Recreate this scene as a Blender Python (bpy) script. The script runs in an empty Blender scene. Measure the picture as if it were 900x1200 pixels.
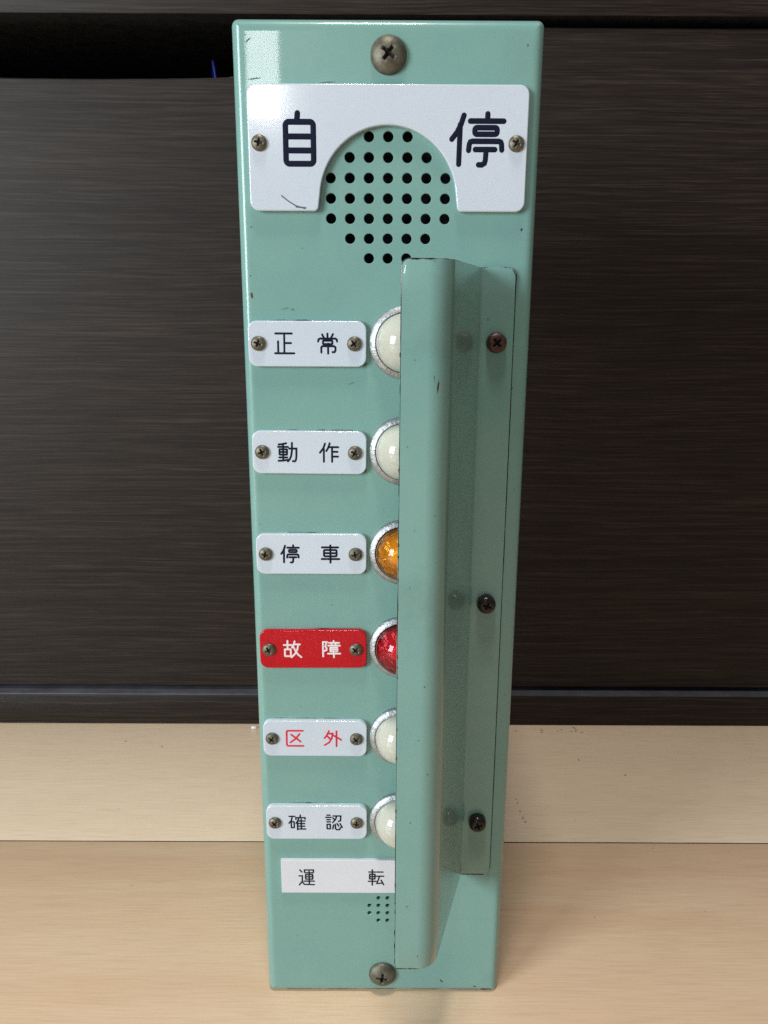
import bpy, bmesh, math, random
from mathutils import Vector, Euler
from mathutils.geometry import tessellate_polygon
from math import sin, cos, pi, radians as rad

random.seed(7)
S = 0.001                                   # the scene is written in millimetres
sc = bpy.context.scene
col = sc.collection

# ------------------------------------------------------------------ camera
cam_d = bpy.data.cameras.new('camera')
cam = bpy.data.objects.new('camera', cam_d)
col.objects.link(cam)
cam.location = (-1.108 * S, -293.14 * S, 303.46 * S)
cam.rotation_euler = Euler((1.3171995, -0.0044953, -0.0005197), 'XYZ')
cam_d.sensor_fit = 'VERTICAL'
cam_d.sensor_height = 36
cam_d.sensor_width = 27
cam_d.lens = 36 * 920 / 1200
cam_d.clip_start = 0.005
cam_d.clip_end = 50
sc.camera = cam

# ------------------------------------------------------------------ world and lamps
world = bpy.data.worlds.new('World')
sc.world = world
world.use_nodes = True
bgn = world.node_tree.nodes['Background']
bgn.inputs[0].default_value = (0.72, 0.84, 1.0, 1)
bgn.inputs[1].default_value = 0.15


def area(name, loc, target, sx, sy, power, color, spread=180):
    d = bpy.data.lights.new(name, 'AREA')
    d.shape = 'RECTANGLE'
    d.size, d.size_y = sx, sy
    d.energy = power
    d.color = color
    d.spread = rad(spread)
    o = bpy.data.objects.new(name, d)
    col.objects.link(o)
    o.location = loc
    o.rotation_euler = (Vector(target) - Vector(loc)).to_track_quat('-Z', 'Y').to_euler()
    return o


# daylight from a window up and to the left, a ceiling lamp above, the bright curtain gap behind the camera
area('window_light', (-1.70, -1.45, 0.72), (0, 0, 0.22), 0.8, 1.0, 54, (0.84, 0.94, 1.0))
area('ceiling_lamp', (-0.05, -0.42, 2.25), (0, -0.05, 0), 0.30, 0.30, 22, (1.0, 0.95, 0.87))
area('curtain_gap', (-0.322, -2.0, 0.915), (-0.042, 0, 0.38), 0.085, 0.24, 1.9, (0.98, 0.97, 1.0))

sc.view_settings.view_transform = 'Standard'
sc.view_settings.look = 'None'
sc.view_settings.exposure = 0
sc.view_settings.gamma = 1
sc.cycles.use_denoising = False
sc.cycles.max_bounces = 10
sc.cycles.transmission_bounces = 8
sc.cycles.sample_clamp_indirect = 4


# ------------------------------------------------------------------ materials
def new_mat(name):
    m = bpy.data.materials.new(name)
    m.use_nodes = True
    nt = m.node_tree
    return m, nt, nt.nodes['Principled BSDF']


def node(nt, t, **kw):
    n = nt.nodes.new(t)
    for k, v in kw.items():
        if k.startswith('i_'):
            key = k[2:]
            n.inputs[int(key) if key.isdigit() else key.replace('_', ' ')].default_value = v
        else:
            setattr(n, k, v)
    return n


def ramp(nt, stops, fac):
    r = nt.nodes.new('ShaderNodeValToRGB')
    els = r.color_ramp.elements
    while len(els) < len(stops):
        els.new(0.5)
    for e, (p, c) in zip(els, stops):
        e.position = p
        e.color = c if len(c) == 4 else (*c, 1)
    nt.links.new(fac, r.inputs[0])
    return r.outputs[0]


def coords(nt, scale=(1, 1, 1), loc=(0, 0, 0), kind='Object', rot=(0, 0, 0)):
    tc = nt.nodes.new('ShaderNodeTexCoord')
    mp = nt.nodes.new('ShaderNodeMapping')
    mp.inputs['Scale'].default_value = scale
    mp.inputs['Location'].default_value = loc
    mp.inputs['Rotation'].default_value = rot
    nt.links.new(tc.outputs[kind], mp.inputs[0])
    return mp.outputs[0]


def noise(nt, vec, scale, detail=4, rough=.55, dist=0):
    n = nt.nodes.new('ShaderNodeTexNoise')
    n.inputs['Scale'].default_value = scale
    n.inputs['Detail'].default_value = detail
    n.inputs['Roughness'].default_value = rough
    n.inputs['Distortion'].default_value = dist
    nt.links.new(vec, n.inputs['Vector'])
    return n.outputs['Fac']


def mixc(nt, fac, a, b, mode='MIX'):
    m = nt.nodes.new('ShaderNodeMix')
    m.data_type = 'RGBA'
    m.blend_type = mode
    for sock, v in ((m.inputs[0], fac), (m.inputs[6], a), (m.inputs[7], b)):
        if hasattr(v, 'links') or hasattr(v, 'is_linked'):
            nt.links.new(v, sock)
        elif isinstance(v, (int, float)):
            sock.default_value = v
        else:
            sock.default_value = (*v, 1)
    return m.outputs[2]


def math_(nt, op, a, b=0.0, clamp=False):
    m = nt.nodes.new('ShaderNodeMath')
    m.operation = op
    m.use_clamp = clamp
    for s, v in ((m.inputs[0], a), (m.inputs[1], b)):
        if isinstance(v, (int, float)):
            s.default_value = v
        else:
            nt.links.new(v, s)
    return m.outputs[0]


def bump(nt, b, h, strength, dist):
    n = nt.nodes.new('ShaderNodeBump')
    n.inputs['Strength'].default_value = strength
    n.inputs['Distance'].default_value = dist
    nt.links.new(h, n.inputs['Height'])
    nt.links.new(n.outputs[0], b.inputs['Normal'])


GREEN = (0.197, 0.368, 0.325)


def paint(name, worn=False, painted_shade=0.0, gloss=0):
    m, nt, b = new_mat(name)
    v = coords(nt)
    big = noise(nt, v, 14, 3)
    fine = noise(nt, v, 160, 4, .6)
    c = ramp(nt, [(0.3, (GREEN[0] * .90, GREEN[1] * .94, GREEN[2] * .97)), (0.5, GREEN), (0.72, (GREEN[0] * 1.09, GREEN[1] * 1.05, GREEN[2] * 1.02))],
             math_(nt, 'ADD', math_(nt, 'MULTIPLY', big, .6), math_(nt, 'MULTIPLY', noise(nt, v, 75, 5, .6), .4)))
    # a little grime in soft clouds; dull adds the guard's shading to the colour
    g = ramp(nt, [(0.58, (0, 0, 0)), (0.8, (1, 1, 1))], noise(nt, v, 33, 6, .62))
    c = mixc(nt, math_(nt, 'MULTIPLY', g, .22 + painted_shade), c, (0.13, 0.20, 0.165))
    # pin-prick specks of dirt
    vo = node(nt, 'ShaderNodeTexVoronoi', feature='F1', i_Scale=62.0)
    nt.links.new(v, vo.inputs['Vector'])
    sp = ramp(nt, [(0.0, (1, 1, 1)), (0.020, (1, 1, 1)), (0.034, (0, 0, 0))], vo.outputs['Distance'])
    rc = node(nt, 'ShaderNodeSeparateColor')
    nt.links.new(vo.outputs['Color'], rc.inputs[0])
    keep = math_(nt, 'GREATER_THAN', rc.outputs[0], .80)
    c = mixc(nt, math_(nt, 'MULTIPLY', math_(nt, 'MULTIPLY', sp, keep), .55), c, (0.05, 0.07, 0.055))
    rough = ramp(nt, [(0.3, (.20,) * 3), (0.75, (.36,) * 3)], noise(nt, v, 48, 5, .6))
    if worn:
        w = noise(nt, coords(nt, (1, 1, .22)), 150, 5, .75)
        wm = ramp(nt, [(0.49, (0, 0, 0)), (0.54, (1, 1, 1))], w)
        c = mixc(nt, wm, c, (0.055, 0.032, 0.024))
    nt.links.new(c, b.inputs['Base Color'])
    nt.links.new(rough, b.inputs['Roughness'])
    b.inputs['IOR'].default_value = 1.38
    b.inputs['Coat Weight'].default_value = .55 if gloss else .35
    b.inputs['Coat Roughness'].default_value = .05 if gloss else .035
    h = math_(nt, 'ADD', math_(nt, 'MULTIPLY', noise(nt, v, 260, 2, .5), .6), math_(nt, 'MULTIPLY', fine, .25))
    bump(nt, b, h, .03 if gloss else .07, .0006)
    return m


def plain(name, c, rough=.5, metal=0, bumpy=None, vary=.12, scale=220, **kw):
    m, nt, b = new_mat(name)
    v = coords(nt)
    n = noise(nt, v, scale, 5, .6)
    cc = ramp(nt, [(0.3, tuple(x * (1 - vary) for x in c)), (0.7, tuple(min(1, x * (1 + vary)) for x in c))], n)
    nt.links.new(cc, b.inputs['Base Color'])
    r = ramp(nt, [(0.3, (max(.02, rough * .8),) * 3), (0.7, (min(1, rough * 1.25),) * 3)], noise(nt, v, scale * .6, 4))
    nt.links.new(r, b.inputs['Roughness'])
    b.inputs['Metallic'].default_value = metal
    for k, val in kw.items():
        b.inputs[k.replace('_', ' ')].default_value = val
    if bumpy:
        bump(nt, b, noise(nt, v, scale * 2.2, 4, .6), bumpy, .0004)
    return m


def laminate(name, lift=1.0, dust_sheen=False):
    m, nt, b = new_mat(name)
    v0 = coords(nt, (1, 1, 1))
    # gently wavering horizontal grain
    wob = noise(nt, coords(nt, (2.2, 2, 5), (3, 1, 2)), 2.2, 3, .5)
    sep = node(nt, 'ShaderNodeSeparateXYZ')
    nt.links.new(v0, sep.inputs[0])
    z2 = math_(nt, 'ADD', sep.outputs[2], math_(nt, 'MULTIPLY', wob, .009))
    cmb = node(nt, 'ShaderNodeCombineXYZ')
    nt.links.new(sep.outputs[0], cmb.inputs[0])
    nt.links.new(sep.outputs[1], cmb.inputs[1])
    nt.links.new(z2, cmb.inputs[2])

    def streak(sx, sz, sc_, det, loc=(0, 0, 0)):
        mp = node(nt, 'ShaderNodeMapping')
        mp.inputs['Scale'].default_value = (sx, sx, sz)
        mp.inputs['Location'].default_value = loc
        nt.links.new(cmb.outputs[0], mp.inputs[0])
        return noise(nt, mp.outputs[0], sc_, det, .65)
    a = streak(5, 430, 2.0, 6)
    c_ = streak(14, 900, 2.0, 3, (5, 2, 1))
    d = streak(2, 30, 1.0, 4, (1, 7, 3))
    e_ = streak(3.5, 300, 2.0, 4, (4, 1, 8))
    g = math_(nt, 'ADD', math_(nt, 'MULTIPLY', a, .50), math_(nt, 'MULTIPLY', c_, .50))
    base = ramp(nt, [(0.37, (0.0078 * lift, 0.0050 * lift, 0.0037 * lift)), (0.50, (0.0180 * lift, 0.0124 * lift, 0.0093 * lift)),
                     (0.62, (0.041 * lift, 0.029 * lift, 0.0220 * lift))], g)
    tone = ramp(nt, [(0.35, (.86, .86, .86)), (0.65, (1.12, 1.09, 1.06))], d)
    cc = mixc(nt, 1.0, base, tone, 'MULTIPLY')
    dark = ramp(nt, [(0.39, (1, 1, 1)), (0.43, (0, 0, 0))], e_)
    cc = mixc(nt, math_(nt, 'MULTIPLY', dark, .7), cc, (0.008, 0.0065, 0.006))
    if dust_sheen:  # ledge dust, with the light caught on its edge painted into the colour
        cc = mixc(nt, math_(nt, 'MULTIPLY', ramp(nt, [(.35, (.6,) * 3), (.65, (1, 1, 1))], noise(nt, v0, 60, 4, .55)), .8), cc, (0.085, 0.088, 0.105))
    nt.links.new(cc, b.inputs['Base Color'])
    b.inputs['Roughness'].default_value = .50
    b.inputs['IOR'].default_value = 1.32
    bump(nt, b, g, .25, .0006)
    return m


def floor_mat(name):
    m, nt, b = new_mat(name)
    oi = node(nt, 'ShaderNodeObjectInfo')
    tc = node(nt, 'ShaderNodeTexCoord')
    off = node(nt, 'ShaderNodeVectorMath', operation='SCALE')
    cm = node(nt, 'ShaderNodeCombineXYZ')
    nt.links.new(oi.outputs['Random'], cm.inputs[0])
    nt.links.new(oi.outputs['Random'], cm.inputs[1])
    nt.links.new(cm.outputs[0], off.inputs[0])
    off.inputs['Scale'].default_value = 9.0
    add = node(nt, 'ShaderNodeVectorMath', operation='ADD')
    nt.links.new(tc.outputs['Object'], add.inputs[0])
    nt.links.new(off.outputs[0], add.inputs[1])

    def mp(s):
        n = node(nt, 'ShaderNodeMapping')
        n.inputs['Scale'].default_value = s
        nt.links.new(add.outputs[0], n.inputs[0])
        return n.outputs[0]
    figure = noise(nt, mp((2.2, 26, 1)), 2.2, 6, .6, .9)
    pores = noise(nt, mp((26, 820, 1)), 1.6, 3, .6)
    cloud = noise(nt, mp((5, 9, 1)), 1.5, 3, .5)
    a = ramp(nt, [(0.30, (0.735, 0.480, 0.290)), (0.52, (0.790, 0.542, 0.345)), (0.75, (0.815, 0.592, 0.395))], figure)
    att = node(nt, 'ShaderNodeAttribute', attribute_type='OBJECT', attribute_name='tint')
    a = mixc(nt, att.outputs['Fac'], a, (0.83, 0.70, 0.53))
    c = mixc(nt, math_(nt, 'MULTIPLY', ramp(nt, [(.45, (0, 0, 0)), (.75, (1, 1, 1))], pores), .34), a, (0.40, 0.27, 0.155))
    c = mixc(nt, math_(nt, 'MULTIPLY', cloud, .16), c, (0.78, 0.56, 0.42))
    nt.links.new(c, b.inputs['Base Color'])
    r = ramp(nt, [(0.3, (.30,) * 3), (0.7, (.42,) * 3)], noise(nt, mp((8, 8, 8)), 4, 4))
    nt.links.new(r, b.inputs['Roughness'])
    b.inputs['Specular IOR Level'].default_value = .4
    bump(nt, b, pores, .08, .0004)
    return m


M = {}
M['paint'] = paint('green_paint')
M['guard'] = paint('green_paint_on_guard', painted_shade=.22, gloss=1)
M['edge'] = paint('green_paint_worn_edge', worn=True)
M['chip'] = plain('bare_rusty_steel', (0.060, 0.036, 0.028), .6, 0, vary=.5, scale=900)
M['scuff'] = plain('grey_scuff', (0.10, 0.17, 0.145), .55, 0, vary=.3, scale=900)
M['plate_scratch'] = plain('plate_scratch', (0.10, 0.11, 0.17), .5, 0)
M['ink'] = plain('navy_ink', (0.005, 0.008, 0.024), .6, 0, vary=.2, Specular_IOR_Level=.15)
M['red_ink'] = plain('red_ink', (0.66, 0.016, 0.040), .4, 0, vary=.08)
M['white_ink'] = plain('pale_ink', (0.80, 0.72, 0.72), .45, 0, vary=.05)
M['black_ink'] = plain('grey_black_ink', (0.018, 0.018, 0.030), .6, 0, vary=.2, Specular_IOR_Level=.15)
M['white_acrylic'] = plain('white_acrylic', (0.60, 0.655, 0.725), .12, 0, vary=.015, scale=40, Coat_Weight=.5, Coat_Roughness=.03)
M['paper_white'] = plain('white_card', (0.68, 0.69, 0.73), .34, 0, vary=.02, scale=40)
M['red_acrylic'] = plain('red_acrylic', (0.50, 0.005, 0.014), .10, 0, vary=.0, scale=40, IOR=1.4)
M['brass'] = plain('dull_brass_screw', (0.175, 0.155, 0.112), .46, .7, bumpy=.25, vary=.35, scale=500)
M['steel'] = plain('tarnished_steel_screw', (0.145, 0.135, 0.100), .52, .6, bumpy=.25, vary=.4, scale=350)
M['rust'] = plain('brown_rusted_screw', (0.085, 0.045, 0.035), .42, .5, bumpy=.4, vary=.5, scale=500)
M['black_steel'] = plain('blackened_screw', (0.020, 0.015, 0.014), .22, .3, bumpy=.15, vary=.4, scale=500)
M['dirt'] = plain('dirt_and_painted_shade', (0.012, 0.011, 0.010), .8, 0)  # near-black: recess dirt plus the shade of screw recesses and flange gap, painted in
M['bezel'] = plain('worn_aluminium', (0.40, 0.42, 0.425), .40, .8, bumpy=.7, vary=.2, scale=420)
M['cream'] = plain('cream_glass', (0.54, 0.54, 0.455), .10, 0, vary=.04, scale=60, Coat_Weight=.6, Coat_Roughness=.03)
M['black'] = plain('black_cloth', (0.012, 0.012, 0.013), .9, 0)
M['cup'] = plain('lamp_cup', (0.78, 0.76, 0.72), .25, .3)
M['bulb'] = plain('bulb_glass', (0.97, 0.94, 0.80), .08, 0, vary=.02)
M['back'] = plain('grey_back_plate', (0.12, 0.15, 0.14), .6, 0)
M['laminate'] = laminate('dark_laminate')
M['laminate_dust_sheen'] = laminate('dusty_lit_laminate_ledge', 1.1, True)
M['inside'] = plain('shaded_cabinet_inside', (0.0025, 0.0022, 0.002), .8, 0)  # near-black so the shade inside the cabinet is put into the colour
M['floor'] = floor_mat('pale_floor_wood')
M['sub'] = plain('subfloor', (0.12, 0.06, 0.038), .9, 0)
M['cable'] = plain('blue_cable', (0.008, 0.012, 0.14), .35, 0)
M['speck'] = plain('dark_speck', (0.24, 0.195, 0.165), .8, 0, vary=.5)
M['crumb'] = plain('white_crumb', (0.80, 0.78, 0.76), .8, 0, vary=.1)
b_ = M['cream'].node_tree.nodes['Principled BSDF']
b_.inputs['Subsurface Weight'].default_value = .35
b_.inputs['Subsurface Radius'].default_value = (1.0, .9, .7)
b_.inputs['Subsurface Scale'].default_value = .003


def tinted(name, c, milk):
    # thin coloured plastic: tinted see-through, a glossy skin and a little milkiness
    m = bpy.data.materials.new(name)
    m.use_nodes = True
    nt = m.node_tree
    nt.nodes.clear()
    out = nt.nodes.new('ShaderNodeOutputMaterial')
    tr = nt.nodes.new('ShaderNodeBsdfTransparent')
    lw = node(nt, 'ShaderNodeLayerWeight', i_Blend=.5)
    tint_c = mixc(nt, math_(nt, 'POWER', lw.outputs['Facing'], 2.2), c, tuple(x ** 1.9 * .88 for x in c))
    nt.links.new(tint_c, tr.inputs[0])
    df = nt.nodes.new('ShaderNodeBsdfDiffuse')
    df.inputs[0].default_value = (*[x ** 4 for x in c], 1)
    mx = nt.nodes.new('ShaderNodeMixShader')
    mx.inputs[0].default_value = milk
    nt.links.new(tr.outputs[0], mx.inputs[1])
    nt.links.new(df.outputs[0], mx.inputs[2])
    gl = nt.nodes.new('ShaderNodeBsdfGlossy')
    gl.inputs['Roughness'].default_value = .05
    fr = node(nt, 'ShaderNodeFresnel', i_IOR=1.5)
    m2 = nt.nodes.new('ShaderNodeMixShader')
    nt.links.new(fr.outputs[0], m2.inputs[0])
    nt.links.new(mx.outputs[0], m2.inputs[1])
    nt.links.new(gl.outputs[0], m2.inputs[2])
    nt.links.new(m2.outputs[0], out.inputs[0])
    bp = nt.nodes.new('ShaderNodeBump')
    bp.inputs['Strength'].default_value = .1
    bp.inputs['Distance'].default_value = .0005
    nt.links.new(noise(nt, coords(nt), 320, 3), bp.inputs['Height'])
    nt.links.new(bp.outputs[0], gl.inputs['Normal'])
    return m


M['amber'] = tinted('amber_lens', (0.99, 0.775, 0.33), .10)
M['red_lens'] = tinted('red_lens', (0.93, 0.36, 0.42), .10)


# ------------------------------------------------------------------ mesh helpers (x right, z up, d = millimetres out of the panel)
def P(x, z, d=0.0):
    return Vector((x * S, -d * S, z * S))


def finish(bm, name, mats, parent=None, loc=None, smooth=True, angle=38, normals=True):
    if normals:
        bmesh.ops.recalc_face_normals(bm, faces=bm.faces)
    for f in bm.faces:
        f.smooth = smooth
    if smooth:
        for e in bm.edges:
            if len(e.link_faces) == 2 and e.calc_face_angle(0) > rad(angle):
                e.smooth = False
    me = bpy.data.meshes.new(name)
    bm.to_mesh(me)
    bm.free()
    for m in (mats if isinstance(mats, (list, tuple)) else [mats]):
        me.materials.append(m)
    return link(me, name, parent, loc)


def link(me, name, parent=None, loc=None):
    o = bpy.data.objects.new(name, me)
    col.objects.link(o)
    if parent:
        o.parent = parent
    if loc is not None:
        o.location = loc
    return o


def rrect(w, h, r, n=6, cx=0, cz=0):
    pts = []
    for k, (sx, sz) in enumerate(((1, 1), (-1, 1), (-1, -1), (1, -1))):
        for i in range(n + 1):
            a = pi / 2 * k + pi / 2 * i / n
            pts.append((cx + sx * (w / 2 - r) + r * cos(a), cz + sz * (h / 2 - r) + r * sin(a)))
    return pts


def circle(cx, cz, r, n=20):
    return [(cx + r * cos(2 * pi * i / n), cz + r * sin(2 * pi * i / n)) for i in range(n)]


def inset(pts, t):
    n = len(pts)
    out = []
    for i in range(n):
        a, b, c = Vector(pts[i - 1]), Vector(pts[i]), Vector(pts[(i + 1) % n])
        e1, e2 = (b - a), (c - b)
        e1.normalize(); e2.normalize()
        n1, n2 = Vector((-e1.y, e1.x)), Vector((-e2.y, e2.x))
        m = n1 + n2
        k = m.dot(n1)
        m = m / max(k, .3)
        out.append((b.x + m.x * t, b.y + m.y * t))
    return out


def fill(bm, loops, d):
    """flat face with holes; loops[0] outer. Returns the vertex loops."""
    rings = [[bm.verts.new(P(x, z, d)) for x, z in lp] for lp in loops]
    flat = [v for r in rings for v in r]
    tris = tessellate_polygon([[Vector((x, z, 0)) for x, z in lp] for lp in loops])
    for t in tris:
        try:
            bm.faces.new([flat[i] for i in t])
        except ValueError:
            pass
    return rings


def bridge(bm, a, b, mat=0):
    n = len(a)
    for i in range(n):
        f = bm.faces.new((a[i], a[(i + 1) % n], b[(i + 1) % n], b[i]))
        f.material_index = mat


def plate_bm(outline, t, bev=.5, d0=0.0, steps=4):
    """plate with a rounded front rim; outline counter-clockwise"""
    bm = bmesh.new()
    prev = None
    for i in range(steps + 1):
        a = pi / 2 * i / steps
        ins = bev * (1 - cos(a))
        d = t - bev + bev * sin(a)
        pts = inset(outline, ins) if ins > 1e-6 else outline
        ring = [bm.verts.new(P(x, z, d0 + d)) for x, z in pts]
        if prev:
            bridge(bm, prev, ring)
        else:
            base = [bm.verts.new(P(x, z, d0)) for x, z in outline]
            bridge(bm, base, ring)
            bm.faces.new(base)
        prev = ring
    flat = fill(bm, [inset(outline, bev + .12)], d0 + t)[0]
    bridge(bm, prev, flat)
    return bm


def box_bm(bm, x0, x1, y0, y1, z0, z1, bev=0.0):
    """axis box in millimetres, world axes"""
    vs = [bm.verts.new((x * S, y * S, z * S)) for x in (x0, x1) for y in (y0, y1) for z in (z0, z1)]
    fs = [(0, 1, 3, 2), (4, 6, 7, 5), (0, 4, 5, 1), (2, 3, 7, 6), (0, 2, 6, 4), (1, 5, 7, 3)]
    faces = [bm.faces.new([vs[i] for i in f]) for f in fs]
    if bev:
        es = {e for f in faces for e in f.edges}
        bmesh.ops.bevel(bm, geom=list(es), offset=bev * S, segments=2, affect='EDGES', profile=.5)


def lathe_bm(prof, n=64, d_axis=True):
    """prof: (r, d) pairs revolved round the panel normal"""
    bm = bmesh.new()
    prev = None
    for r, d in prof:
        if r < 1e-5:
            ring = [bm.verts.new(P(0, 0, d))]
        else:
            ring = [bm.verts.new(P(r * cos(2 * pi * i / n), r * sin(2 * pi * i / n), d)) for i in range(n)]
        if prev:
            if len(ring) == 1 and len(prev) == 1:
                pass
            elif len(ring) == 1:
                for i in range(n):
                    bm.faces.new((prev[i], prev[(i + 1) % n], ring[0]))
            elif len(prev) == 1:
                for i in range(n):
                    bm.faces.new((prev[0], ring[i], ring[(i + 1) % n]))
            else:
                bridge(bm, prev, ring)
        prev = ring
    return bm


def blob_bm(pts_n, rx, rz, ang=0, d=0.06, jag=.35, seed=0):
    rnd = random.Random(seed)
    bm = bmesh.new()
    loop = []
    for i in range(pts_n):
        a = 2 * pi * i / pts_n
        k = 1 + rnd.uniform(-jag, jag)
        x, z = rx * k * cos(a), rz * k * sin(a)
        loop.append((x * cos(ang) - z * sin(ang), x * sin(ang) + z * cos(ang)))
    top = [bm.verts.new(P(x * .9, z * .9, d)) for x, z in loop]
    bot = [bm.verts.new(P(x, z, 0.0)) for x, z in loop]
    bm.faces.new(top)
    bridge(bm, bot, top)
    return bm


# ------------------------------------------------------------------ lettering: rounded strokes
GLYPH = {
    '自': [[(322, 138), (312, 240)], 'R150,252,540,815,50', [(150, 447), (540, 447)], [(150, 635), (540, 635)]],
    '停': [[(222, 120), (195, 210), (160, 285), (110, 355)], [(188, 212), (182, 605)], [(450, 105), (450, 170)], [(285, 175), (605, 175)],
          'R330,240,545,305,22', [(275, 465), (280, 405), (290, 382), (310, 375), (565, 375), (584, 384), (592, 405), (596, 460)],
          [(340, 457), (528, 457)], [(445, 457), (440, 565), (432, 595), (408, 611), (375, 610)]],
    '正': [[(225, 157), (345, 157)], [(290, 157), (288, 275)], [(290, 215), (338, 215)], [(243, 205), (243, 275)], [(220, 277), (360, 277)]],
    '常': [[(597, 146), (597, 183)], [(562, 153), (573, 178)], [(633, 150), (621, 178)],
          [(535, 206), (537, 191), (547, 184), (648, 184), (658, 191), (660, 206)], 'R567,200,629,227,5', [(600, 224), (600, 300)],
          [(555, 292), (555, 252), (563, 243), (640, 243), (649, 252), (649, 277), (643, 289), (630, 289)]],
    '動': [[(302, 145), (275, 151), (245, 154)], [(240, 171), (315, 171)], 'R250,188,308,226,3', [(250, 207), (308, 207)], [(278, 152), (278, 266)],
          [(248, 246), (308, 246)], [(242, 270), (280, 268), (316, 262)], [(325, 182), (381, 182), (379, 245), (374, 266), (366, 273), (352, 271)],
          [(347, 142), (346, 195), (339, 235), (328, 258), (314, 273)]],
    '作': [[(576, 148), (565, 178), (536, 212)], [(567, 185), (567, 276)], [(614, 145), (604, 175), (587, 200)], [(603, 172), (682, 172)],
          [(633, 172), (633, 276)], [(633, 205), (676, 205)], [(633, 239), (680, 239)]],
    '車': [[(580, 143), (580, 268)], [(515, 157), (640, 157)], 'R530,176,628,222,8', [(530, 199), (628, 199)], [(512, 242), (648, 242)]],
    '故': [[(265, 125), (265, 185)], [(232, 156), (302, 156)], 'R240,188,292,240,4', [(328, 128), (320, 152), (303, 176)], [(320, 151), (373, 151)],
          [(359, 153), (350, 190), (332, 220), (298, 248)], [(317, 170), (333, 200), (354, 227), (383, 247)]],
    '障': [[(515, 130), (515, 250)], [(515, 130), (546, 130), (537, 158), (534, 166), (545, 182), (543, 198), (526, 204)], [(602, 121), (602, 136)],
          [(564, 137), (646, 137)], [(584, 142), (589, 156)], [(622, 142), (616, 156)], [(558, 160), (652, 160)], 'R575,176,632,208,3', [(575, 192), (632, 192)],
          [(555, 227), (654, 227)], [(603, 208), (603, 257)]],
    '区': [[(375, 138), (260, 138), (252, 146), (252, 238), (260, 246), (378, 246)], [(350, 160), (320, 195), (280, 221)], [(287, 166), (320, 188), (357, 215)]],
    '外': [[(566, 140), (554, 166), (529, 195)], [(554, 160), (599, 160), (591, 197), (567, 230), (529, 250)], [(556, 184), (582, 207)], [(632, 142), (632, 258)],
          [(610, 176), (672, 208)]],
    '確': [[(240, 134), (292, 134)], [(268, 134), (261, 165), (238, 190)], 'R258,178,285,226,3', [(302, 158), (302, 145), (386, 145), (386, 156)], [(343, 124), (343, 145)],
          [(328, 150), (318, 172), (304, 190)], [(316, 172), (316, 242)], [(316, 172), (384, 172)], [(350, 158), (350, 236)], [(316, 193), (380, 193)],
          [(316, 214), (380, 214)], [(316, 237), (389, 237)]],
    '認': [[(525, 130), (552, 130)], [(514, 147), (562, 147)], [(524, 165), (554, 165)], [(524, 182), (554, 182)], 'R525,201,554,236,3',
          [(580, 136), (652, 136), (649, 172), (630, 178)], [(613, 136), (604, 162), (577, 187)], [(580, 152), (598, 168)], [(584, 207), (577, 236)],
          [(600, 200), (602, 234), (612, 243), (638, 243), (648, 227)], [(617, 195), (630, 214)], [(645, 196), (663, 225)]],
    '運': [[(172, 138), (186, 152)], [(167, 178), (189, 178), (188, 215), (167, 239)], [(188, 219), (202, 236), (272, 238)], [(205, 152), (205, 138), (268, 138), (268, 152)],
          [(210, 157), (264, 157)], [(237, 148), (237, 228)], 'R212,169,262,200,2', [(212, 184), (262, 184)], [(202, 214), (272, 214)]],
    '転': [[(690, 130), (690, 240)], [(664, 146), (716, 146)], 'R670,162,710,196,2', [(670, 179), (710, 179)], [(661, 213), (718, 213)], [(726, 146), (770, 146)],
          [(719, 176), (776, 176)], [(744, 178), (736, 202), (724, 229), (766, 226)], [(757, 205), (776, 237)]],
}


def stroke(bm, pts, w, h, closed=False):
    """a flat rounded stroke: a low domed ribbon with round ends"""
    n = len(pts)
    V = [Vector(p) for p in pts]
    secs = []                          # (centre, normal, half width)
    cap = 6
    if closed:
        for i in range(n):
            a, b, c = V[i - 1], V[i], V[(i + 1) % n]
            t = ((b - a).normalized() + (c - b).normalized()).normalized()
            k = max(.6, t.dot((c - b).normalized()))
            secs.append((b, Vector((-t.y, t.x)), w / k))
    else:
        t0 = (V[1] - V[0]).normalized()
        t1 = (V[-1] - V[-2]).normalized()
        for i in range(cap):
            a = pi / 2 * (i + .35) / cap
            secs.append((V[0] - t0 * w * cos(a), Vector((-t0.y, t0.x)), w * sin(a)))
        for i in range(n):
            ta = (V[i] - V[i - 1]).normalized() if i else t0
            tb = (V[i + 1] - V[i]).normalized() if i < n - 1 else t1
            t = (ta + tb).normalized()
            secs.append((V[i], Vector((-t.y, t.x)), w / max(.6, t.dot(tb))))
        for i in reversed(range(cap)):
            a = pi / 2 * (i + .35) / cap
            secs.append((V[-1] + t1 * w * cos(a), Vector((-t1.y, t1.x)), w * sin(a)))
    rows = []
    for c, nn, hw in secs:
        row = []
        for u, hh in ((-1, 0), (-.8, h * .8), (0, h), (.8, h * .8), (1, 0)):
            q = c + nn * hw * u
            row.append(bm.verts.new(P(q.x, q.y, hh)))
        rows.append(row)
    m = len(rows)
    for i in range(m if closed else m - 1):
        a, b = rows[i], rows[(i + 1) % m]
        for j in range(4):
            bm.faces.new((a[j], a[j + 1], b[j + 1], b[j]))


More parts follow.
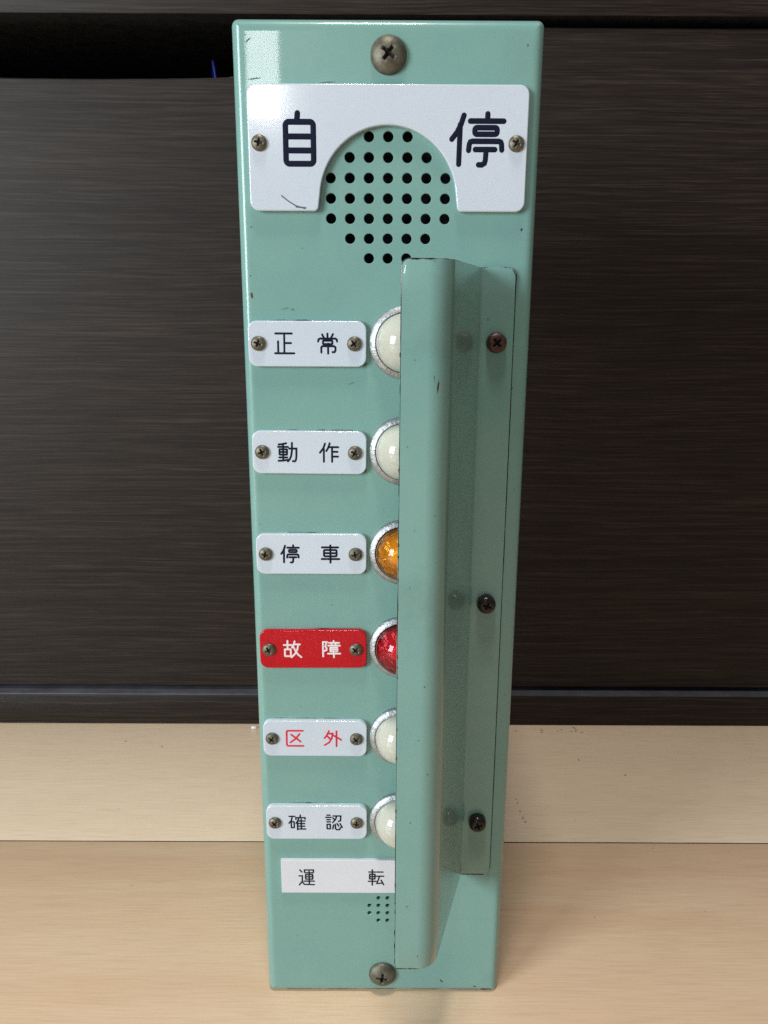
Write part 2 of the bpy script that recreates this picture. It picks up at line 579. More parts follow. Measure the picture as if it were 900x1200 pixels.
def glyph(ch, box, w, mat, parent, d):
    """box = (x0, z0, x1, z1) outer size in millimetres, in the parent's axes"""
    strokes = []
    for s in GLYPH[ch]:
        if isinstance(s, str):
            x0, y0, x1, y1, r = map(float, s[1:].split(','))
            strokes.append((rrect(x1 - x0, y1 - y0, r, 5, (x0 + x1) / 2, (y0 + y1) / 2), True))
        else:
            strokes.append((s, False))
    xs = [p[0] for s, _ in strokes for p in s]
    ys = [p[1] for s, _ in strokes for p in s]
    x0, z0, x1, z1 = box
    hw = w / 2
    fx = (x1 - x0 - w) / (max(xs) - min(xs))
    fz = (z1 - z0 - w) / (max(ys) - min(ys))
    cx, cz = (x0 + x1) / 2, (z0 + z1) / 2
    bm = bmesh.new()
    for i, (s, closed) in enumerate(strokes):
        pts = [((p[0] - min(xs)) * fx + x0 + hw - cx, z1 - hw - (p[1] - min(ys)) * fz - cz) for p in s]
        stroke(bm, pts, hw, .055 + .006 * i, closed)
    o = finish(bm, 'character', mat, parent, P(cx, cz, d), normals=False, angle=60)
    return o


# ------------------------------------------------------------------ screws
def screw_mesh(r, h, rim, cross, half, deep, mats, pan=False, nr=30, na=120, slot=False):
    bm = bmesh.new()
    rings = []
    radii = [r * (i / nr) for i in range(nr + 1)]
    mask = {}
    for rr in radii:
        ring = []
        m = 1 if rr == 0 else na
        for k in range(m):
            a = 2 * pi * k / na
            x, z = rr * cos(a), rr * sin(a)
            t = rr / r
            d = rim + (h - rim) * ((1 - t ** 4) ** .5 if pan else (1 - t * t) ** .62)
            # Phillips recess: two crossing tapered slots
            def arm(u, v):
                L = 1 - abs(u) / cross
                if L <= 0:
                    return 0
                wd = half * (.75 + .35 * (1 - L))
                e = (wd - abs(v)) / (half * .35)
                return max(0, min(1, e)) * min(1, L * 3.2) * (.45 + .55 * L)
            q = max(arm(x, z), arm(z, x))
            if slot:
                q = max(q, arm(x * .8, z))
            core = max(0, min(1, (half * 1.7 - rr) / (half * .6)))
            q = max(q, core)
            v = bm.verts.new(P(x, z, d - q * deep))
            mask[v] = q
            ring.append(v)
        rings.append(ring)
    for i in range(nr):
        a, b = rings[i], rings[i + 1]
        if len(a) == 1:
            for k in range(na):
                bm.faces.new((a[0], b[k], b[(k + 1) % na]))
        else:
            bridge(bm, a, b)
    for f in bm.faces:
        if sum(mask[v] for v in f.verts) / len(f.verts) > .42:
            f.material_index = 1
    base = [bm.verts.new(P(v.co.x / S, v.co.z / S, 0)) for v in rings[-1]]
    bridge(bm, rings[-1], base)
    bmesh.ops.recalc_face_normals(bm, faces=bm.faces)
    for f in bm.faces:
        f.smooth = True
    for e in bm.edges:
        if len(e.link_faces) == 2 and e.calc_face_angle(0) > rad(50):
            e.smooth = False
    me = bpy.data.meshes.new('screw')
    bm.to_mesh(me)
    bm.free()
    for m in mats:
        me.materials.append(m)
    return me


SM_big = screw_mesh(6.1, 3.7, .5, 2.8, .68, 2.0, [M['steel'], M['dirt']])  # M['dirt'] here is recess dirt plus painted recess shade
SM_brass = screw_mesh(2.65, 1.7, .5, 1.6, .40, .95, [M['brass'], M['dirt']], nr=22, na=84)
SM_steel = screw_mesh(2.65, 1.7, .5, 1.6, .40, .95, [M['steel'], M['dirt']], nr=22, na=84)
SM_rust = screw_mesh(3.7, 3.3, 1.3, 2.1, .50, 1.4, [M['rust'], M['dirt']], pan=True, nr=24, na=90)
SM_black = screw_mesh(3.7, 4.3, 2.0, 1.9, .42, 1.2, [M['black_steel'], M['dirt']], pan=True, nr=24, na=90)


def screw(me, x, z, d, parent, ang, label=None, tilt=0):
    o = link(me, 'screw', parent, P(x, z, d))
    o.rotation_euler = (rad(tilt), rad(ang), 0)
    if label:
        o['label'] = label
    return o


# ================================================================== THE SETTING
bm = bmesh.new()
box_bm(bm, -1800, 1800, -2100, 1300, -20, -9)
floor = finish(bm, 'floor', M['sub'], smooth=False)
floor['kind'] = 'structure'
BW = 150.0
bm = bmesh.new()
box_bm(bm, 0.5, 1799.5, 0.5, BW - .5, -8.9, 0, .3)
bm.normal_update()
for f in bm.faces:
    if f.normal.z < .3:
        f.material_index = 1
board_me = None
row = 0
y = 105 - 14 * BW
while y < 1250:
    shift = (row * 637) % 1800
    x = -1800 - shift if False else -2700 + (row * 637 + 140) % 900
    if abs(y - 105) < 1 or abs(y - (105 - BW)) < 1:
        x = -1020 if abs(y - 105) < 1 else -760
    while x < 1400:
        if board_me is None:
            o = finish(bm, 'floorboard', [M['floor'], M['sub']], floor, (x * S, y * S, 0), angle=25)
            board_me = o.data
        else:
            o = link(board_me, 'floorboard', floor, (x * S, y * S, 0))
        o['tint'] = .62 if abs(y - 105) < 1 else random.choice((0.0, .08, .22, .4))
        if abs(y - (105 - BW)) < 1:
            o['tint'] = .10
        x += 1800
    y += BW
    row += 1

# ------------------------------------------------------------------ the dark cabinet behind
cab = bpy.data.objects.new('cabinet', None)
col.objects.link(cab)
CF = 244.5                                   # the drawer front's face
cab.location = (0, CF * S, 0)
cab['label'] = 'dark brown wood grain drawer cabinet standing on the pale floor behind the green box'
cab['category'] = 'cabinet'


def cabpart(name, b, mats=None, **kw):
    o = finish(b, name, mats or M['laminate'], cab, (0, -CF * S, 0), **kw)
    return o


bm = bmesh.new()
box_bm(bm, -700, 700, 238.8, 640, 0.3, 25.5, 1.2)
bm.normal_update()
for f in bm.faces:
    if f.normal.z > .3:
        f.material_index = 1
cabpart('base_board', bm, [M['laminate'], M['laminate_dust_sheen']])
bm = bmesh.new()
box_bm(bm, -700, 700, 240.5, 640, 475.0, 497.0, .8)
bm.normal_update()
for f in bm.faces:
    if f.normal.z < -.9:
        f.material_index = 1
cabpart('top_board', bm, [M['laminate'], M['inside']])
for sx in (-1, 1):
    bm = bmesh.new()
    x0, x1 = sorted((sx * 700, sx * 682))
    box_bm(bm, x0, x1, CF + 1, 640, 25.8, 474.8, .6)
    cabpart('side_panel', bm)
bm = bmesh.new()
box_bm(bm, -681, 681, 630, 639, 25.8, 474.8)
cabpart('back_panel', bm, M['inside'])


# the drawer: a front with a shallow arched hand cut-out in its top edge, sides, and a floor
def top_z(x):
    def sm(t):
        t = max(0, min(1, t))
        return t * t * (3 - 2 * t)
    k = sm((x + 100) / 62) + sm((-x - 400) / 62)
    return 440.4 + (470.0 - 440.4) * min(1, k) + max(0, 1.6 - abs(0)) * ((x + 185) / 100) ** 2 * (1 if -420 < x < -90 else 0)


xs = [-680] + [-470 + 6 * i for i in range(80)] + [40, 250, 460, 680]
xs = sorted(set(xs))
bm = bmesh.new()
rows = []
for x in xs:
    zt = min(470.0, top_z(x))
    c = 1.0
    sec = [(CF, 28.5 + c), (CF, zt - c), (CF + c, zt), (CF + 15, zt), (CF + 15, 28.5), (CF + c, 28.5)]
    rows.append([bm.verts.new((x * S, yy * S, zz * S)) for yy, zz in sec])
for a, b in zip(rows, rows[1:]):
    for j in range(6):
        bm.faces.new((a[j], a[(j + 1) % 6], b[(j + 1) % 6], b[j]))
bm.faces.new(rows[0]); bm.faces.new(rows[-1])
drawer = cabpart('drawer', bm, angle=30)
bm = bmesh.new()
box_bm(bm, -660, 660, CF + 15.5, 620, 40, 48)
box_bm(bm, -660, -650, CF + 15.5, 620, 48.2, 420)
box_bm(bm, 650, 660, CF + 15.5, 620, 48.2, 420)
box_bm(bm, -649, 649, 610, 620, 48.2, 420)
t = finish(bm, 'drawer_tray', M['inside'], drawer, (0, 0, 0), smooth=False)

# a thin blue cable lying in the drawer, seen through the cut-out
bm = bmesh.new()
path = [Vector((-112, CF + 40, 48.8)), Vector((-111, CF + 40, 300))] + [Vector((-110.2 - 5.0 * u * u, CF + 34 + 10 * u, 400 + 62 * u)) for u in [i / 14 for i in range(15)]] + \
       [Vector((-117, CF + 52, 463.5)), Vector((-119.5, CF + 64, 460)), Vector((-119, CF + 90, 440)), Vector((-122, CF + 130, 300)), Vector((-124, CF + 140, 49))]
prev = None
for i, p in enumerate(path):
    t = (path[min(i + 1, len(path) - 1)] - path[max(i - 1, 0)]).normalized()
    n1 = t.cross(Vector((0, 1, .1))).normalized()
    n2 = t.cross(n1)
    ring = [bm.verts.new((p + (n1 * cos(2 * pi * k / 10) + n2 * sin(2 * pi * k / 10)) * 1.1) * S) for k in range(10)]
    if prev:
        bridge(bm, prev, ring)
    prev = ring
cable = finish(bm, 'cable', M['cable'])
cable['label'] = 'thin blue cable hanging in the dark gap above the drawer'
cable['category'] = 'cable'

# ================================================================== THE GREEN INDICATOR BOX
W, H, DEPTH = 105.0, 397.0, 128.0
root = bpy.data.objects.new('indicator_box', None)
col.objects.link(root)
root.location = (0, 0, 0.05 * S)
root['label'] = 'tall green metal indicator box with lamps and nameplates, standing upright on the floor'
root['category'] = 'indicator box'

# --- housing: folded steel front with both speaker grilles punched through, and its four sides
GX, GZ, GP = 0.3, 340.6, 6.65
big_holes = []
for r_i, cnt in enumerate((3, 5, 7, 7, 7, 5, 3)):
    for k in range(cnt):
        big_holes.append((GX + (k - (cnt - 1) / 2) * GP, GZ + (3 - r_i) * GP))
small_holes = []
for r_i in range(4):
    for k in range(4):
        if (r_i in (0, 3)) and (k in (0, 3)):
            continue
        small_holes.append((-.2 + (k - 1.5) * 4.0, 45.2 + (1.5 - r_i) * 3.93))

bm = bmesh.new()
RB = 3.6
rc = 2.4
TH = 1.3


def ring_pts(ins):
    return rrect(W - 2 * ins, H - 2 * ins, max(rc - ins, .12) + (.25 if ins > rc else 0), 6, 0, H / 2)


loops = [ring_pts(RB + .8)] + [circle(x, z, 1.95, 24)[::-1] for x, z in big_holes] + [circle(x, z, 1.04, 16)[::-1] for x, z in small_holes]
rings = fill(bm, loops, 0)
for rg, (hx, hz) in zip(rings[1:], big_holes + small_holes):
    rr = 1.78 if len(rg) == 24 else .95
    mid = [bm.verts.new(P(x, z, -.16)) for x, z in circle(hx, hz, rr, len(rg))[::-1]]
    bridge(bm, rg, mid)
    rg = mid
    lip = [bm.verts.new(v.co + Vector((0, TH * S, 0))) for v in rg]
    bridge(bm, rg, lip)
prev = rings[0]
steps = 8
for i in range(0, steps + 1):
    a = pi / 2 * i / steps
    ins = RB * (1 - sin(a))
    d = -RB * (1 - cos(a))
    ring = [bm.verts.new(P(x, z, d)) for x, z in ring_pts(ins)]
    bridge(bm, prev, ring)
    prev = ring
ring = [bm.verts.new(P(x, z, -DEPTH)) for x, z in ring_pts(0)]
bridge(bm, prev, ring)
prev = ring
inner = [bm.verts.new(P(x, z, -DEPTH)) for x, z in ring_pts(TH)]
bridge(bm, prev, inner)
inner2 = [bm.verts.new(P(x, z, -RB)) for x, z in ring_pts(TH)]
bridge(bm, inner, inner2)
housing = finish(bm, 'housing', M['paint'], root, (0, 0, 0), angle=28)
bm = bmesh.new()
box_bm(bm, -W / 2 + 1.6, W / 2 - 1.6, DEPTH - 3, DEPTH - .5, 1.6, H - 1.6, .3)
finish(bm, 'back_plate', M['back'], root)

# the speakers behind the two grilles
for (cx, cz, rr) in ((GX, GZ, 27.0), (-.2, 45.2, 11.0)):
    b = lathe_bm([(rr, 3.2), (rr, .4), (rr - 1.6, 0), (rr - 1.6, 1.2), (rr * .35, -7), (rr * .33, -6.0), (0.0, -3.6)], 48)
    finish(b, 'speaker', M['black'], root, P(cx, cz, -8.5), angle=30)

# paint chips and scuffs
def chip(x, z, rx, rz, ang=0, parent=None, d=0.0, seed=0, mat='chip', th=.05, n=11):
    o = finish(blob_bm(n, rx, rz, rad(ang), th, .38, seed), 'paint_chip', M[mat], parent or housing, P(x, z, d), smooth=False)
    return o


for i, c_ in enumerate([
    (-48.6, 307.8, .42, 1.25, 8, 'chip'), (-48.8, 314.5, .25, .3, 0, 'chip'), (-47.9, 331.0, .3, .35, 0, 'scuff'), (-46.8, 389.9, 1.3, .3, 42, 'scuff'),
    (-47.6, 391.6, .3, .3, 0, 'scuff'), (46.7, 388.8, .35, .4, 0, 'scuff'), (26.5, 6.6, 1.1, .38, -52, 'chip'), (41.8, 1.9 + 1.6, .9, .35, -10, 'chip'),
    (-48.2, 6.8, .8, .3, 10, 'scuff'), (-36.5, 303.3, 1.5, .22, 12, 'scuff'), (-33.9, 302.9, .6, .35, 0, 'scuff'), (-48.9, 208.4, .2, .3, 0, 'scuff'),
    (47.6, 350.2, .3, .8, 0, 'chip'), (47.4, 330.5, .45, .5, 0, 'chip'), (-21.2, 189.0, .35, .25, 0, 'scuff'), (-48.6, 222.4, .25, .2, 0, 'chip'),
    (46.8, 275.0, .3, .3, 0, 'scuff'), (-12.9, 276.5, 1.2, .15, 20, 'scuff'), (-30.1, 324.0, .3, .2, 0, 'scuff'), (-4.6, 15.2, .35, .25, 0, 'scuff'),
    (-45.0, 378.3, 1.9, .24, 6, 'scuff'), (-20.0, 377.3, 2.6, .22, 2, 'scuff'), 
    (22.0, 30.0, .3, .2, 0, 'scuff'), (-38.5, 31.0, .25, .25, 0, 'scuff'), (49.0, 150.2, .2, .7, 0, 'scuff'), (49.0, 236.0, .2, 1.0, 0, 'scuff')]):
    x_, z_, rx_, rz_, an_, mt_ = c_
    chip(x_, z_, rx_, rz_, an_, d=(0.0 if abs(x_) < 48.05 else -.05), seed=i, mat=mt_, th=.04 if mt_ == 'scuff' else .06)

# grime gathered along the rims of the nameplates
rg = random.Random(11)
for k in range(6):
    zt_ = 291.4 - 40 * k - .55 + 8.15
    for q in range(3):
        xx = -48 + rg.uniform(5, 32)
        chip(xx, zt_ + .12, rg.uniform(1.5, 6), rg.uniform(.16, .30), 0, seed=200 + k * 5 + q, mat='scuff', th=.03, n=22)
    chip(-7.9, zt_ - 15.6, .9, .5, 40, seed=230 + k, mat='scuff', th=.03)
    chip(-30 + rg.uniform(-12, 12), zt_ - 16.5, rg.uniform(3, 9), .16, 0, seed=240 + k, mat='scuff', th=.03, n=22)
for q in range(9):
    chip(rg.uniform(-45, 45), 376.55, rg.uniform(1.5, 5), rg.uniform(.15, .28), 0, seed=260 + q, mat='scuff', th=.03, n=22)
for q in range(14):
    chip(rg.uniform(-47, 47), rg.uniform(4, 392), rg.uniform(.12, .25), rg.uniform(.1, .22), 0, seed=280 + q, mat='scuff', th=.03)
for q in range(7):
    chip(rg.choice((-1, 1)) * (49.2 + rg.uniform(0, .4)), rg.uniform(10, 390), rg.uniform(.15, .3), rg.uniform(.2, .7), 0, d=-.28, seed=300 + q, mat='chip', th=.12)

# flange gap shadow painted as dark strips; wear along the foot of the box
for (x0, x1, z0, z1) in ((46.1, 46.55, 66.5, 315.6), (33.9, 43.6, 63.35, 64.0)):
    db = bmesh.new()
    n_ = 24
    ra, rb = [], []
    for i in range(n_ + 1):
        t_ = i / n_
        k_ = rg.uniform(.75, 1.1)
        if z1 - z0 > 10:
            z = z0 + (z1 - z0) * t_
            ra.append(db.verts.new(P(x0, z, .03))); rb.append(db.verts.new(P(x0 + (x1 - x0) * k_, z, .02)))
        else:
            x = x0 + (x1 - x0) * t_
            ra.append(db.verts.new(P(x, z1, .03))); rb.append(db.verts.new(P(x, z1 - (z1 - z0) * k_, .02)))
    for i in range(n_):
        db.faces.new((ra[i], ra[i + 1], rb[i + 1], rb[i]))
    finish(db, 'gap_shadow_strip', M['dirt'], housing, (0, 0, 0))
for q in range(5):
    chip(-37 + 18.5 * q, .5, rg.uniform(6, 9), .34, 0, d=-1.95, seed=410 + q, th=.3, n=30)

# folded-edge chips at the right bottom corner
chip(49.7, 4.2, .35, 1.9, 4, d=-.55, seed=91, th=.35)
chip(47.2, 1.55, 2.3, .4, 2, d=-.75, seed=92, th=.35)

# --- mounting screws, top and bottom
screw(SM_big, 0.2, 385.6, 0, root, 38, 'tarnished domed screw at the top of the box')
screw(SM_big, -.4, 10.6, 0, root, 6, 'tarnished domed screw at the foot of the box')

# --- the large nameplate with its round cut-out
def ccw(p):
    a = sum(p[i - 1][0] * p[i][1] - p[i][0] * p[i - 1][1] for i in range(len(p)))
    return p if a > 0 else p[::-1]


X0, X1, Z0, Z1 = -47.6, 47.8, 336.2, 376.4
CX, CZ, CR = .25, 340.2, 23.6
px = []
r = 3.2
for (cx, cz, a0) in ((X1 - r, Z1 - r, 0), (X0 + r, Z1 - r, 90), (X0 + r, Z0 + r, 180)):
    for i in range(8):
        a = rad(a0 + 90 * i / 7)
        px.append((cx + r * cos(a), cz + r * sin(a)))
# lower left lug to the cut-out
r2 = 1.6
lx = CX - CR - .5
for i in range(7):
    a = rad(270 + 84 * i / 6)
    px.append((lx - r2 + r2 * cos(a), Z0 + r2 + r2 * sin(a)))
for i in range(41):
    a = rad(176 - 172 * i / 40)
    px.append((CX + CR * cos(a), CZ + CR * sin(a)))
rx_ = CX + CR + .5
for i in range(7):
    a = rad(186 + 84 * i / 6)
    px.append((rx_ + r2 + r2 * cos(a), Z0 + r2 + r2 * sin(a)))
for i in range(8):
    a = rad(270 + 90 * i / 7)
    px.append((X1 - r + r * cos(a), Z0 + r + r * sin(a)))
PCX, PCZ = .1, 356.3
px = ccw([(x - PCX, z - PCZ) for x, z in px])
big_plate = finish(plate_bm(px, 2.2, .45), 'nameplate', M['white_acrylic'], root, P(PCX, PCZ, .05), angle=44)
big_plate['label'] = 'large white nameplate with a round cut-out, lettered 自停'
glyph('自', (-35.7 - PCX, 350.4 - PCZ, -24.3 - PCX, 368.2 - PCZ), 1.95, M['ink'], big_plate, 2.2)
glyph('停', (21.0 - PCX, 350.4 - PCZ, 40.3 - PCX, 368.2 - PCZ), 1.82, M['ink'], big_plate, 2.2)
screw(SM_brass, -43.8 - PCX, 357.9 - PCZ, 2.2, big_plate, 12)
screw(SM_brass, 43.9 - PCX, 358.0 - PCZ, 2.2, big_plate, 30)
# the thin scratch low on its left lug
bm = bmesh.new()
stroke(bm, [(-36.6, 341.1), (-34.2, 339.3), (-31.8, 337.9), (-28.6, 336.95)], .22, .03)
stroke(bm, [(-31.6, 337.5), (-28.4, 337.2)], .26, .035)
sc_o = finish(bm, 'scratch', M['plate_scratch'], big_plate, P(-PCX, -PCZ, 2.2), normals=False)

# --- the six small nameplates
PW, PH = 42.9, 16.3
LZ = [291.4 - 40 * k for k in range(6)]
plate_me = None
info = [('正', '常', 'white_acrylic', 'ink', 'brass', 'brass', (20, 55)), ('動', '作', 'white_acrylic', 'ink', 'brass', 'brass', (70, 28)),
        ('停', '車', 'white_acrylic', 'ink', 'brass', 'steel', (10, 80)), ('故', '障', 'red_acrylic', 'white_ink', 'brass', 'brass', (62, 40)),
        ('区', '外', 'white_acrylic', 'red_ink', 'steel', 'steel', (35, 50)), ('確', '認', 'white_acrylic', 'ink', 'brass', 'brass', (45, 5))]
for k, (a, b, pm, im, s1, s2, angs) in enumerate(info):
    zc = LZ[k] - .55
    xc = -28.75
    o = finish(plate_bm(rrect(PW, PH, 3.3, 8), 2.0, .4), 'nameplate', M[pm], root, P(xc, zc, .05), angle=44)
    o['label'] = ('red' if 'red_a' in pm else 'white') + ' nameplate lettered ' + a + b + (' in red' if im == 'red_ink' else ' in white' if im == 'white_ink' else '')
    o.rotation_euler[1] = rad((0.0, .35, 0, -.25, .2, -.1)[k])
    wd = (.76, .78, .84, .74, .82, .74)[k]
    if k == 5:
        wd = .70
    glyph(a, (-12.1, -3.75, -4.45, 4.05), wd, M[im], o, 2.0)
    glyph(b, (3.6, -3.75, 11.2, 4.05), wd, M[im], o, 2.0)
    screw(SM_brass if s1 == 'brass' else SM_steel, -17.75, .1, 2.0, o, angs[0])
    screw(SM_brass if s2 == 'brass' else SM_steel, 17.1, .1, 2.0, o, angs[1], 'darker steel screw' if k == 2 else None)

# the plain rectangular strip below them
o = finish(plate_bm(rrect(52.3, 16.7, .35, 3), 1.5, .2), 'nameplate', M['paper_white'], root, P(-18.5, 63.4, .05), angle=44)
o['label'] = 'white square-cornered nameplate lettered 運転, without screws'
glyph('運', (-18.7, -4.55, -11.5, 3.75), .72, M['black_ink'], o, 1.5)
glyph('転', (11.5, -4.55, 18.8, 3.95), .72, M['black_ink'], o, 1.5)

# --- six lamps down the middle
LX = 6.85
bez_me = lens_me = None
bez_prof = [(13.15, 0), (13.2, .9), (13.05, 1.35), (12.75, 1.65), (11.3, 2.55), (11.0, 2.6), (10.8, 2.4), (10.75, 1.2), (10.75, 0.1)]
HL = 12.2
dome = [(10.72, .1), (10.72, 1.6)] + [(10.68 * cos(a) ** .92, 1.6 + (HL - 1.6) * sin(a)) for a in [rad(90 * i / 22) for i in range(1, 22)]] + [(0, HL)]
inner = [(0, HL - 1.5)] + [((9.0 + .75 * (i % 2)) * cos(rad(90 * i / 20)) ** .92, 1.5 + (HL - 3.0) * sin(rad(90 * i / 20))) for i in range(19, 0, -1)] + [(9.4, .1), (10.65, .1)]
tint = ['cream', 'cream', 'amber', 'red_lens', 'cream', 'cream']
lab = ['cream lens', 'cream lens', 'amber transparent lens', 'red transparent lens', 'cream lens', 'cream lens']
for k in range(6):
    if bez_me is None:
        lamp = finish(lathe_bm(bez_prof, 96), 'indicator_lamp', M['bezel'], root, P(LX, LZ[k] - .1, .02), angle=50)
        bez_me = lamp.data
    else:
        lamp = link(bez_me, 'indicator_lamp', root, P(LX, LZ[k] - .1, .02))
    lamp['label'] = 'round lamp with ' + lab[k]
    lamp.rotation_euler[1] = rad(k * 57)
    if tint[k] == 'cream':
        finish(lathe_bm(dome, 72), 'lens', M['cream'], lamp, (0, 0, 0), angle=60)
    else:
        lb = lathe_bm(dome + inner, 96)
        for v in lb.verts:                      # moulded flutes on the inside of the coloured glass
            rr_ = math.hypot(v.co.x, v.co.z)
            dd_ = -v.co.y / S
            lim = 10.68 * S * math.sqrt(max(0, 1 - ((dd_ - 1.6) / (HL - 1.6)) ** 2)) if dd_ > 1.6 else 10.72 * S
            if .5 * S < rr_ < lim - .25 * S:
                q_ = 1 - .035 * (1 if int((math.atan2(v.co.z, v.co.x) + pi) / (2 * pi) * 24) % 2 else -1)
                v.co.x *= q_
                v.co.z *= q_
        finish(lb, 'lens', M[tint[k]], lamp, (0, 0, 0), angle=25)
        finish(lathe_bm([(9.5, 3.0), (9.0, 1.6), (8.9, 2.0), (8.0, 1.0), (7.9, 1.4), (7.0, .5), (6.9, .9), (6.0, .25), (0, .2)], 24), 'reflector_cup', M['cup'], lamp, (0, 0, 0), angle=12)
        finish(lathe_bm([(5.3, .3), (5.3, 4.4), (5.0, 5.8), (4.0, 6.9), (2.3, 7.6), (0, 7.8)], 32), 'bulb', M['bulb'], lamp, (0, 0, 0), angle=60)

# --- the long folded guard that stands over the lamps
GD = 52.6
zb, zt = 65.2, 317.8
prof = []                                     # (x, d) along the sheet's outer face, from the flange's free edge
prof += [(45.9 - 1.05 * i, 1.5) for i in range(11)]
c0 = Vector((33.6, 1.5)); c1 = Vector((18.5, GD)); c2 = Vector((3.8, GD))


def arc(p0, pc, p2, R, n):
    d0 = (p0 - pc).normalized(); d2 = (p2 - pc).normalized()
    ang = d0.angle(d2)
    L = R / math.tan(ang / 2)
    s, e = pc + d0 * L, pc + d2 * L
    cc = pc + (d0 + d2).normalized() * (R / sin(ang / 2))
    v0, v2 = s - cc, e - cc
    tot = v0.angle(v2)
    sg = 1 if (v0.x * v2.y - v0.y * v2.x) > 0 else -1
    out = []
    for i in range(n + 1):
        a = sg * tot * i / n
        out.append((cc.x + v0.x * cos(a) - v0.y * sin(a), cc.y + v0.x * sin(a) + v0.y * cos(a)))
    return out


prof = prof[:-1]
prof += arc(Vector((45.9, 1.5)), c0, c1, 1.6, 6)
a2 = arc(c0, c1, c2, 8.5, 18)
p_last = Vector(prof[-1]); p_next = Vector(a2[0])
prof += [tuple(p_last.lerp(p_next, t)) for t in (.2, .4, .6, .8)]
prof += a2
p_last = Vector(prof[-1])
prof += [tuple(p_last.lerp(c2, t)) for t in (.25, .5, .62, .70, .76, .82, .87, .91, .94, .965, .985, 1.0)]
# arc length
us = [0.0]
for a, b in zip(prof, prof[1:]):
    us.append(us[-1] + math.hypot(b[0] - a[0], b[1] - a[1]))
L = us[-1]


def corner(u, r):
    u = min(u, L - u)
    return 0 if u >= r else r - math.sqrt(max(0, r * r - (r - u) ** 2))


T = 1.4
bm = bmesh.new()
NZ = 24
outer, inn = [], []
for i, ((x, d), u) in enumerate(zip(prof, us)):
    a = Vector(prof[max(i - 1, 0)]); b = Vector(prof[min(i + 1, len(prof) - 1)])
    t = (b - a).normalized()
    n = Vector((t.y, -t.x))                    # towards the back of the sheet
    if i == 0 or n.dot(Vector((-1, -1))) < 0:
        n = n if n.y < 0 or (n.x < 0) else -n
    cc = corner(u, 2.6)
    co, ci = [], []
    for j in range(NZ + 1):
        z = (zb + cc) + (zt - zb - 2 * cc) * j / NZ
        ripple = .10 * sin(z * .021 + 1) * (u / L)
        co.append(bm.verts.new(P(x + ripple, z, d)))
        ci.append(bm.verts.new(P(x + ripple + n.x * T, z, d + n.y * T)))
    outer.append(co); inn.append(ci)
m = len(outer)
for i in range(m - 1):
    for j in range(NZ):
        bm.faces.new((outer[i][j], outer[i + 1][j], outer[i + 1][j + 1], outer[i][j + 1]))
        bm.faces.new((inn[i][j], inn[i][j + 1], inn[i + 1][j + 1], inn[i + 1][j]))
    for j in (0, NZ):
        f = bm.faces.new((outer[i][j], inn[i][j], inn[i + 1][j], outer[i + 1][j]))
        f.material_index = 1
for i in (0, m - 1):
    for j in range(NZ):
        f = bm.faces.new((outer[i][j], outer[i][j + 1], inn[i][j + 1], inn[i][j]))
        f.material_index = 1 if i else 0
bmesh.ops.recalc_face_normals(bm, faces=bm.faces)
rim = [e for e in bm.edges if len(e.link_faces) == 2 and e.link_faces[0].material_index != e.link_faces[1].material_index]
res = bmesh.ops.bevel(bm, geom=rim, offset=.30 * S, segments=2, affect='EDGES', profile=.5, material=1)
guard = finish(bm, 'lamp_guard', [M['guard'], M['edge']], root, (0, -.25 * S, 0), angle=42)
screw(SM_rust, 39.8, 291.6, 1.5, guard, 48, 'brown rusty screw')
screw(SM_black, 39.8, 191.0, 1.5, guard, 20, 'black screw')
screw(SM_black, 39.7, 92.0, 1.5, guard, 70, 'black screw')
for i, (x_, z_, rx2, rz2, an_, mt_) in enumerate([
    (8.4, 288.4, .22, .25, 0, 'scuff'), (15.6, 280.6, .34, 1.9, -6, 'chip'), (14.9, 276.4, .22, 2.6, -9, 'chip'), (14.4, 283.0, .2, .9, 10, 'scuff'), (6.4, 262.0, .2, .2, 0, 'scuff'),
    (9.0, 235.0, .2, .2, 0, 'scuff'), (13.2, 180.5, .3, .4, 0, 'scuff'), (11.4, 160.4, .3, .25, 0, 'scuff'), (9.0, 128.0, .3, .3, 0, 'scuff'),
    (14.6, 147.0, .25, .3, 0, 'scuff'), (8.3, 93.0, .8, .2, 40, 'scuff'), (12.4, 71.0, .2, .8, -10, 'scuff'), (7.7, 215.8, .2, .2, 0, 'scuff')]):
    # depth of the outer face where the chip sits (the bend starts near x = 13)
    k_ = min(range(len(prof)), key=lambda q: abs(prof[q][0] - x_) + (0 if prof[q][1] > 40 else 99))
    o = chip(x_, z_, rx2, rz2, an_, parent=guard, d=prof[k_][1] - .03, seed=50 + i, mat=mt_, th=.09)
    if 1 < k_ < len(prof) - 2:
        tx = prof[k_ + 1][0] - prof[k_ - 1][0]; td = prof[k_ + 1][1] - prof[k_ - 1][1]
        o.rotation_euler = (0, 0, math.atan2(td, -tx))
for q in range(26):                                # worn dashes down the guard's free edge and along its top
    zz = rg.choice((rg.uniform(68, 110), rg.uniform(168, 240), rg.uniform(180, 232), rg.uniform(70, 314)))
    chip(3.95, zz, rg.uniform(.12, .26), rg.uniform(.25, 1.5), 0, parent=guard, d=GD - .02, seed=500 + q, th=.07)
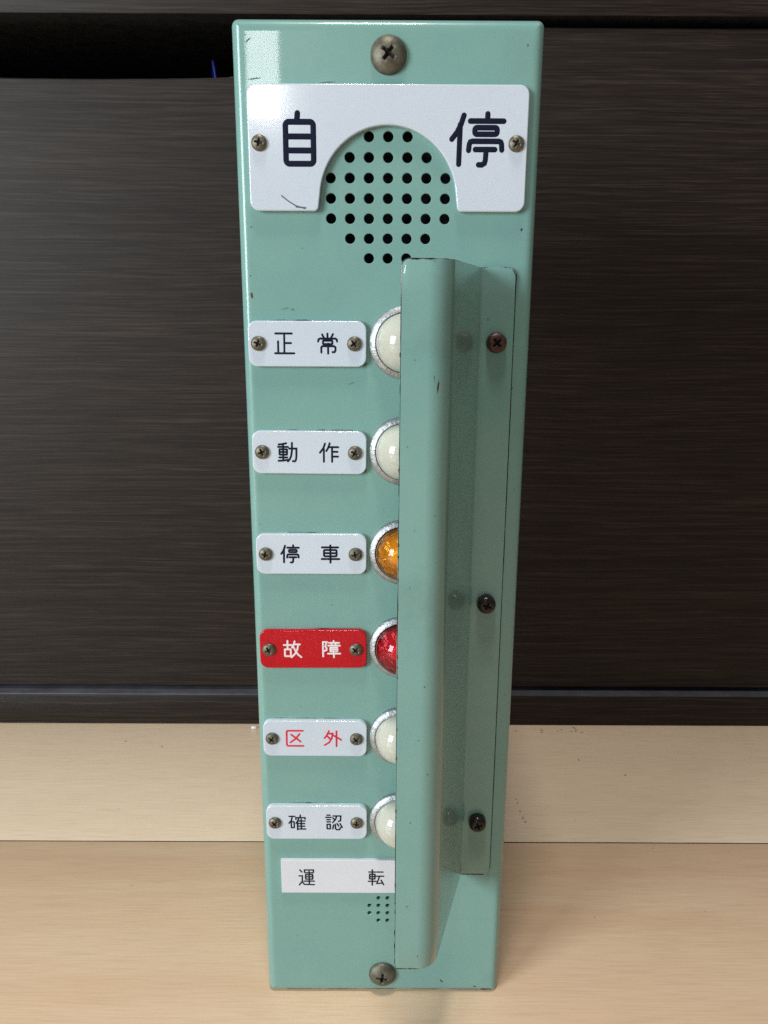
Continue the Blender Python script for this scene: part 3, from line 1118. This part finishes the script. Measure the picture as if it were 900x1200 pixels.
for q in range(7):
    chip(rg.uniform(7, 13.5), 317.55, rg.uniform(.4, 1.8), rg.uniform(.12, .26), 0, parent=guard, d=GD - .02, seed=540 + q, th=.07)
    chip(rg.uniform(5.5, 12), 65.5, rg.uniform(.6, 1.8), rg.uniform(.12, .28), 0, parent=guard, d=GD - .02, seed=560 + q, th=.07)
chip(36.5, 299.8, .3, .3, 0, parent=guard, d=1.5, seed=80, mat='scuff')

# ------------------------------------------------------------------ small debris on the floor
rnd = random.Random(3)
bm = bmesh.new()


def fleck(x, y, a, b, ang):
    n = 7
    vs, vb = [], []
    for i in range(n):
        t = 2 * pi * i / n
        k = rnd.uniform(.6, 1.2)
        u, v = a * k * cos(t), b * k * sin(t)
        X, Y = x + u * cos(ang) - v * sin(ang), y + u * sin(ang) + v * cos(ang)
        vs.append(bm.verts.new((X * S, Y * S, .22 * S)))
        vb.append(bm.verts.new((X * S, Y * S, .02 * S)))
    bm.faces.new(vs)
    bridge(bm, vb, vs)


for (x, y) in [(-186, 214), (-158, 207), (136, 192), (163, 174)]:
    fleck(x, y, 1.0, .5, rnd.uniform(0, 3))
for i in range(10):
    fleck(rnd.uniform(97, 150), rnd.gauss(231, 2.2), rnd.uniform(.6, 1.8), rnd.uniform(.25, .6), rnd.uniform(-.6, .6))
for i in range(8):
    fleck(rnd.gauss(86, 1.2), rnd.uniform(118, 148), rnd.uniform(.3, .9), rnd.uniform(.2, .5), rnd.uniform(0, 3))
for i in range(16):
    fleck(rnd.uniform(-220, 220), rnd.uniform(10, 235), rnd.uniform(.15, .35), rnd.uniform(.12, .3), rnd.uniform(0, 3))
o = finish(bm, 'floor_debris', M['speck'], smooth=False)
o['kind'] = 'stuff'
o['label'] = 'tiny dark specks of dirt scattered on the pale floor'
o['category'] = 'dirt'
bm = bmesh.new()
bmesh.ops.create_icosphere(bm, subdivisions=2, radius=1.25 * S)
for v in bm.verts:
    v.co *= rnd.uniform(.7, 1.15)
    v.co.x *= 1.7
    v.co.z = max(v.co.z, -.9 * S)
o = finish(bm, 'crumb', M['crumb'], None, (-96.5 * S, 232.5 * S, 1.0 * S))
o['label'] = 'tiny white crumb on the floor by the cabinet base, left of the green box'
o['category'] = 'crumb'
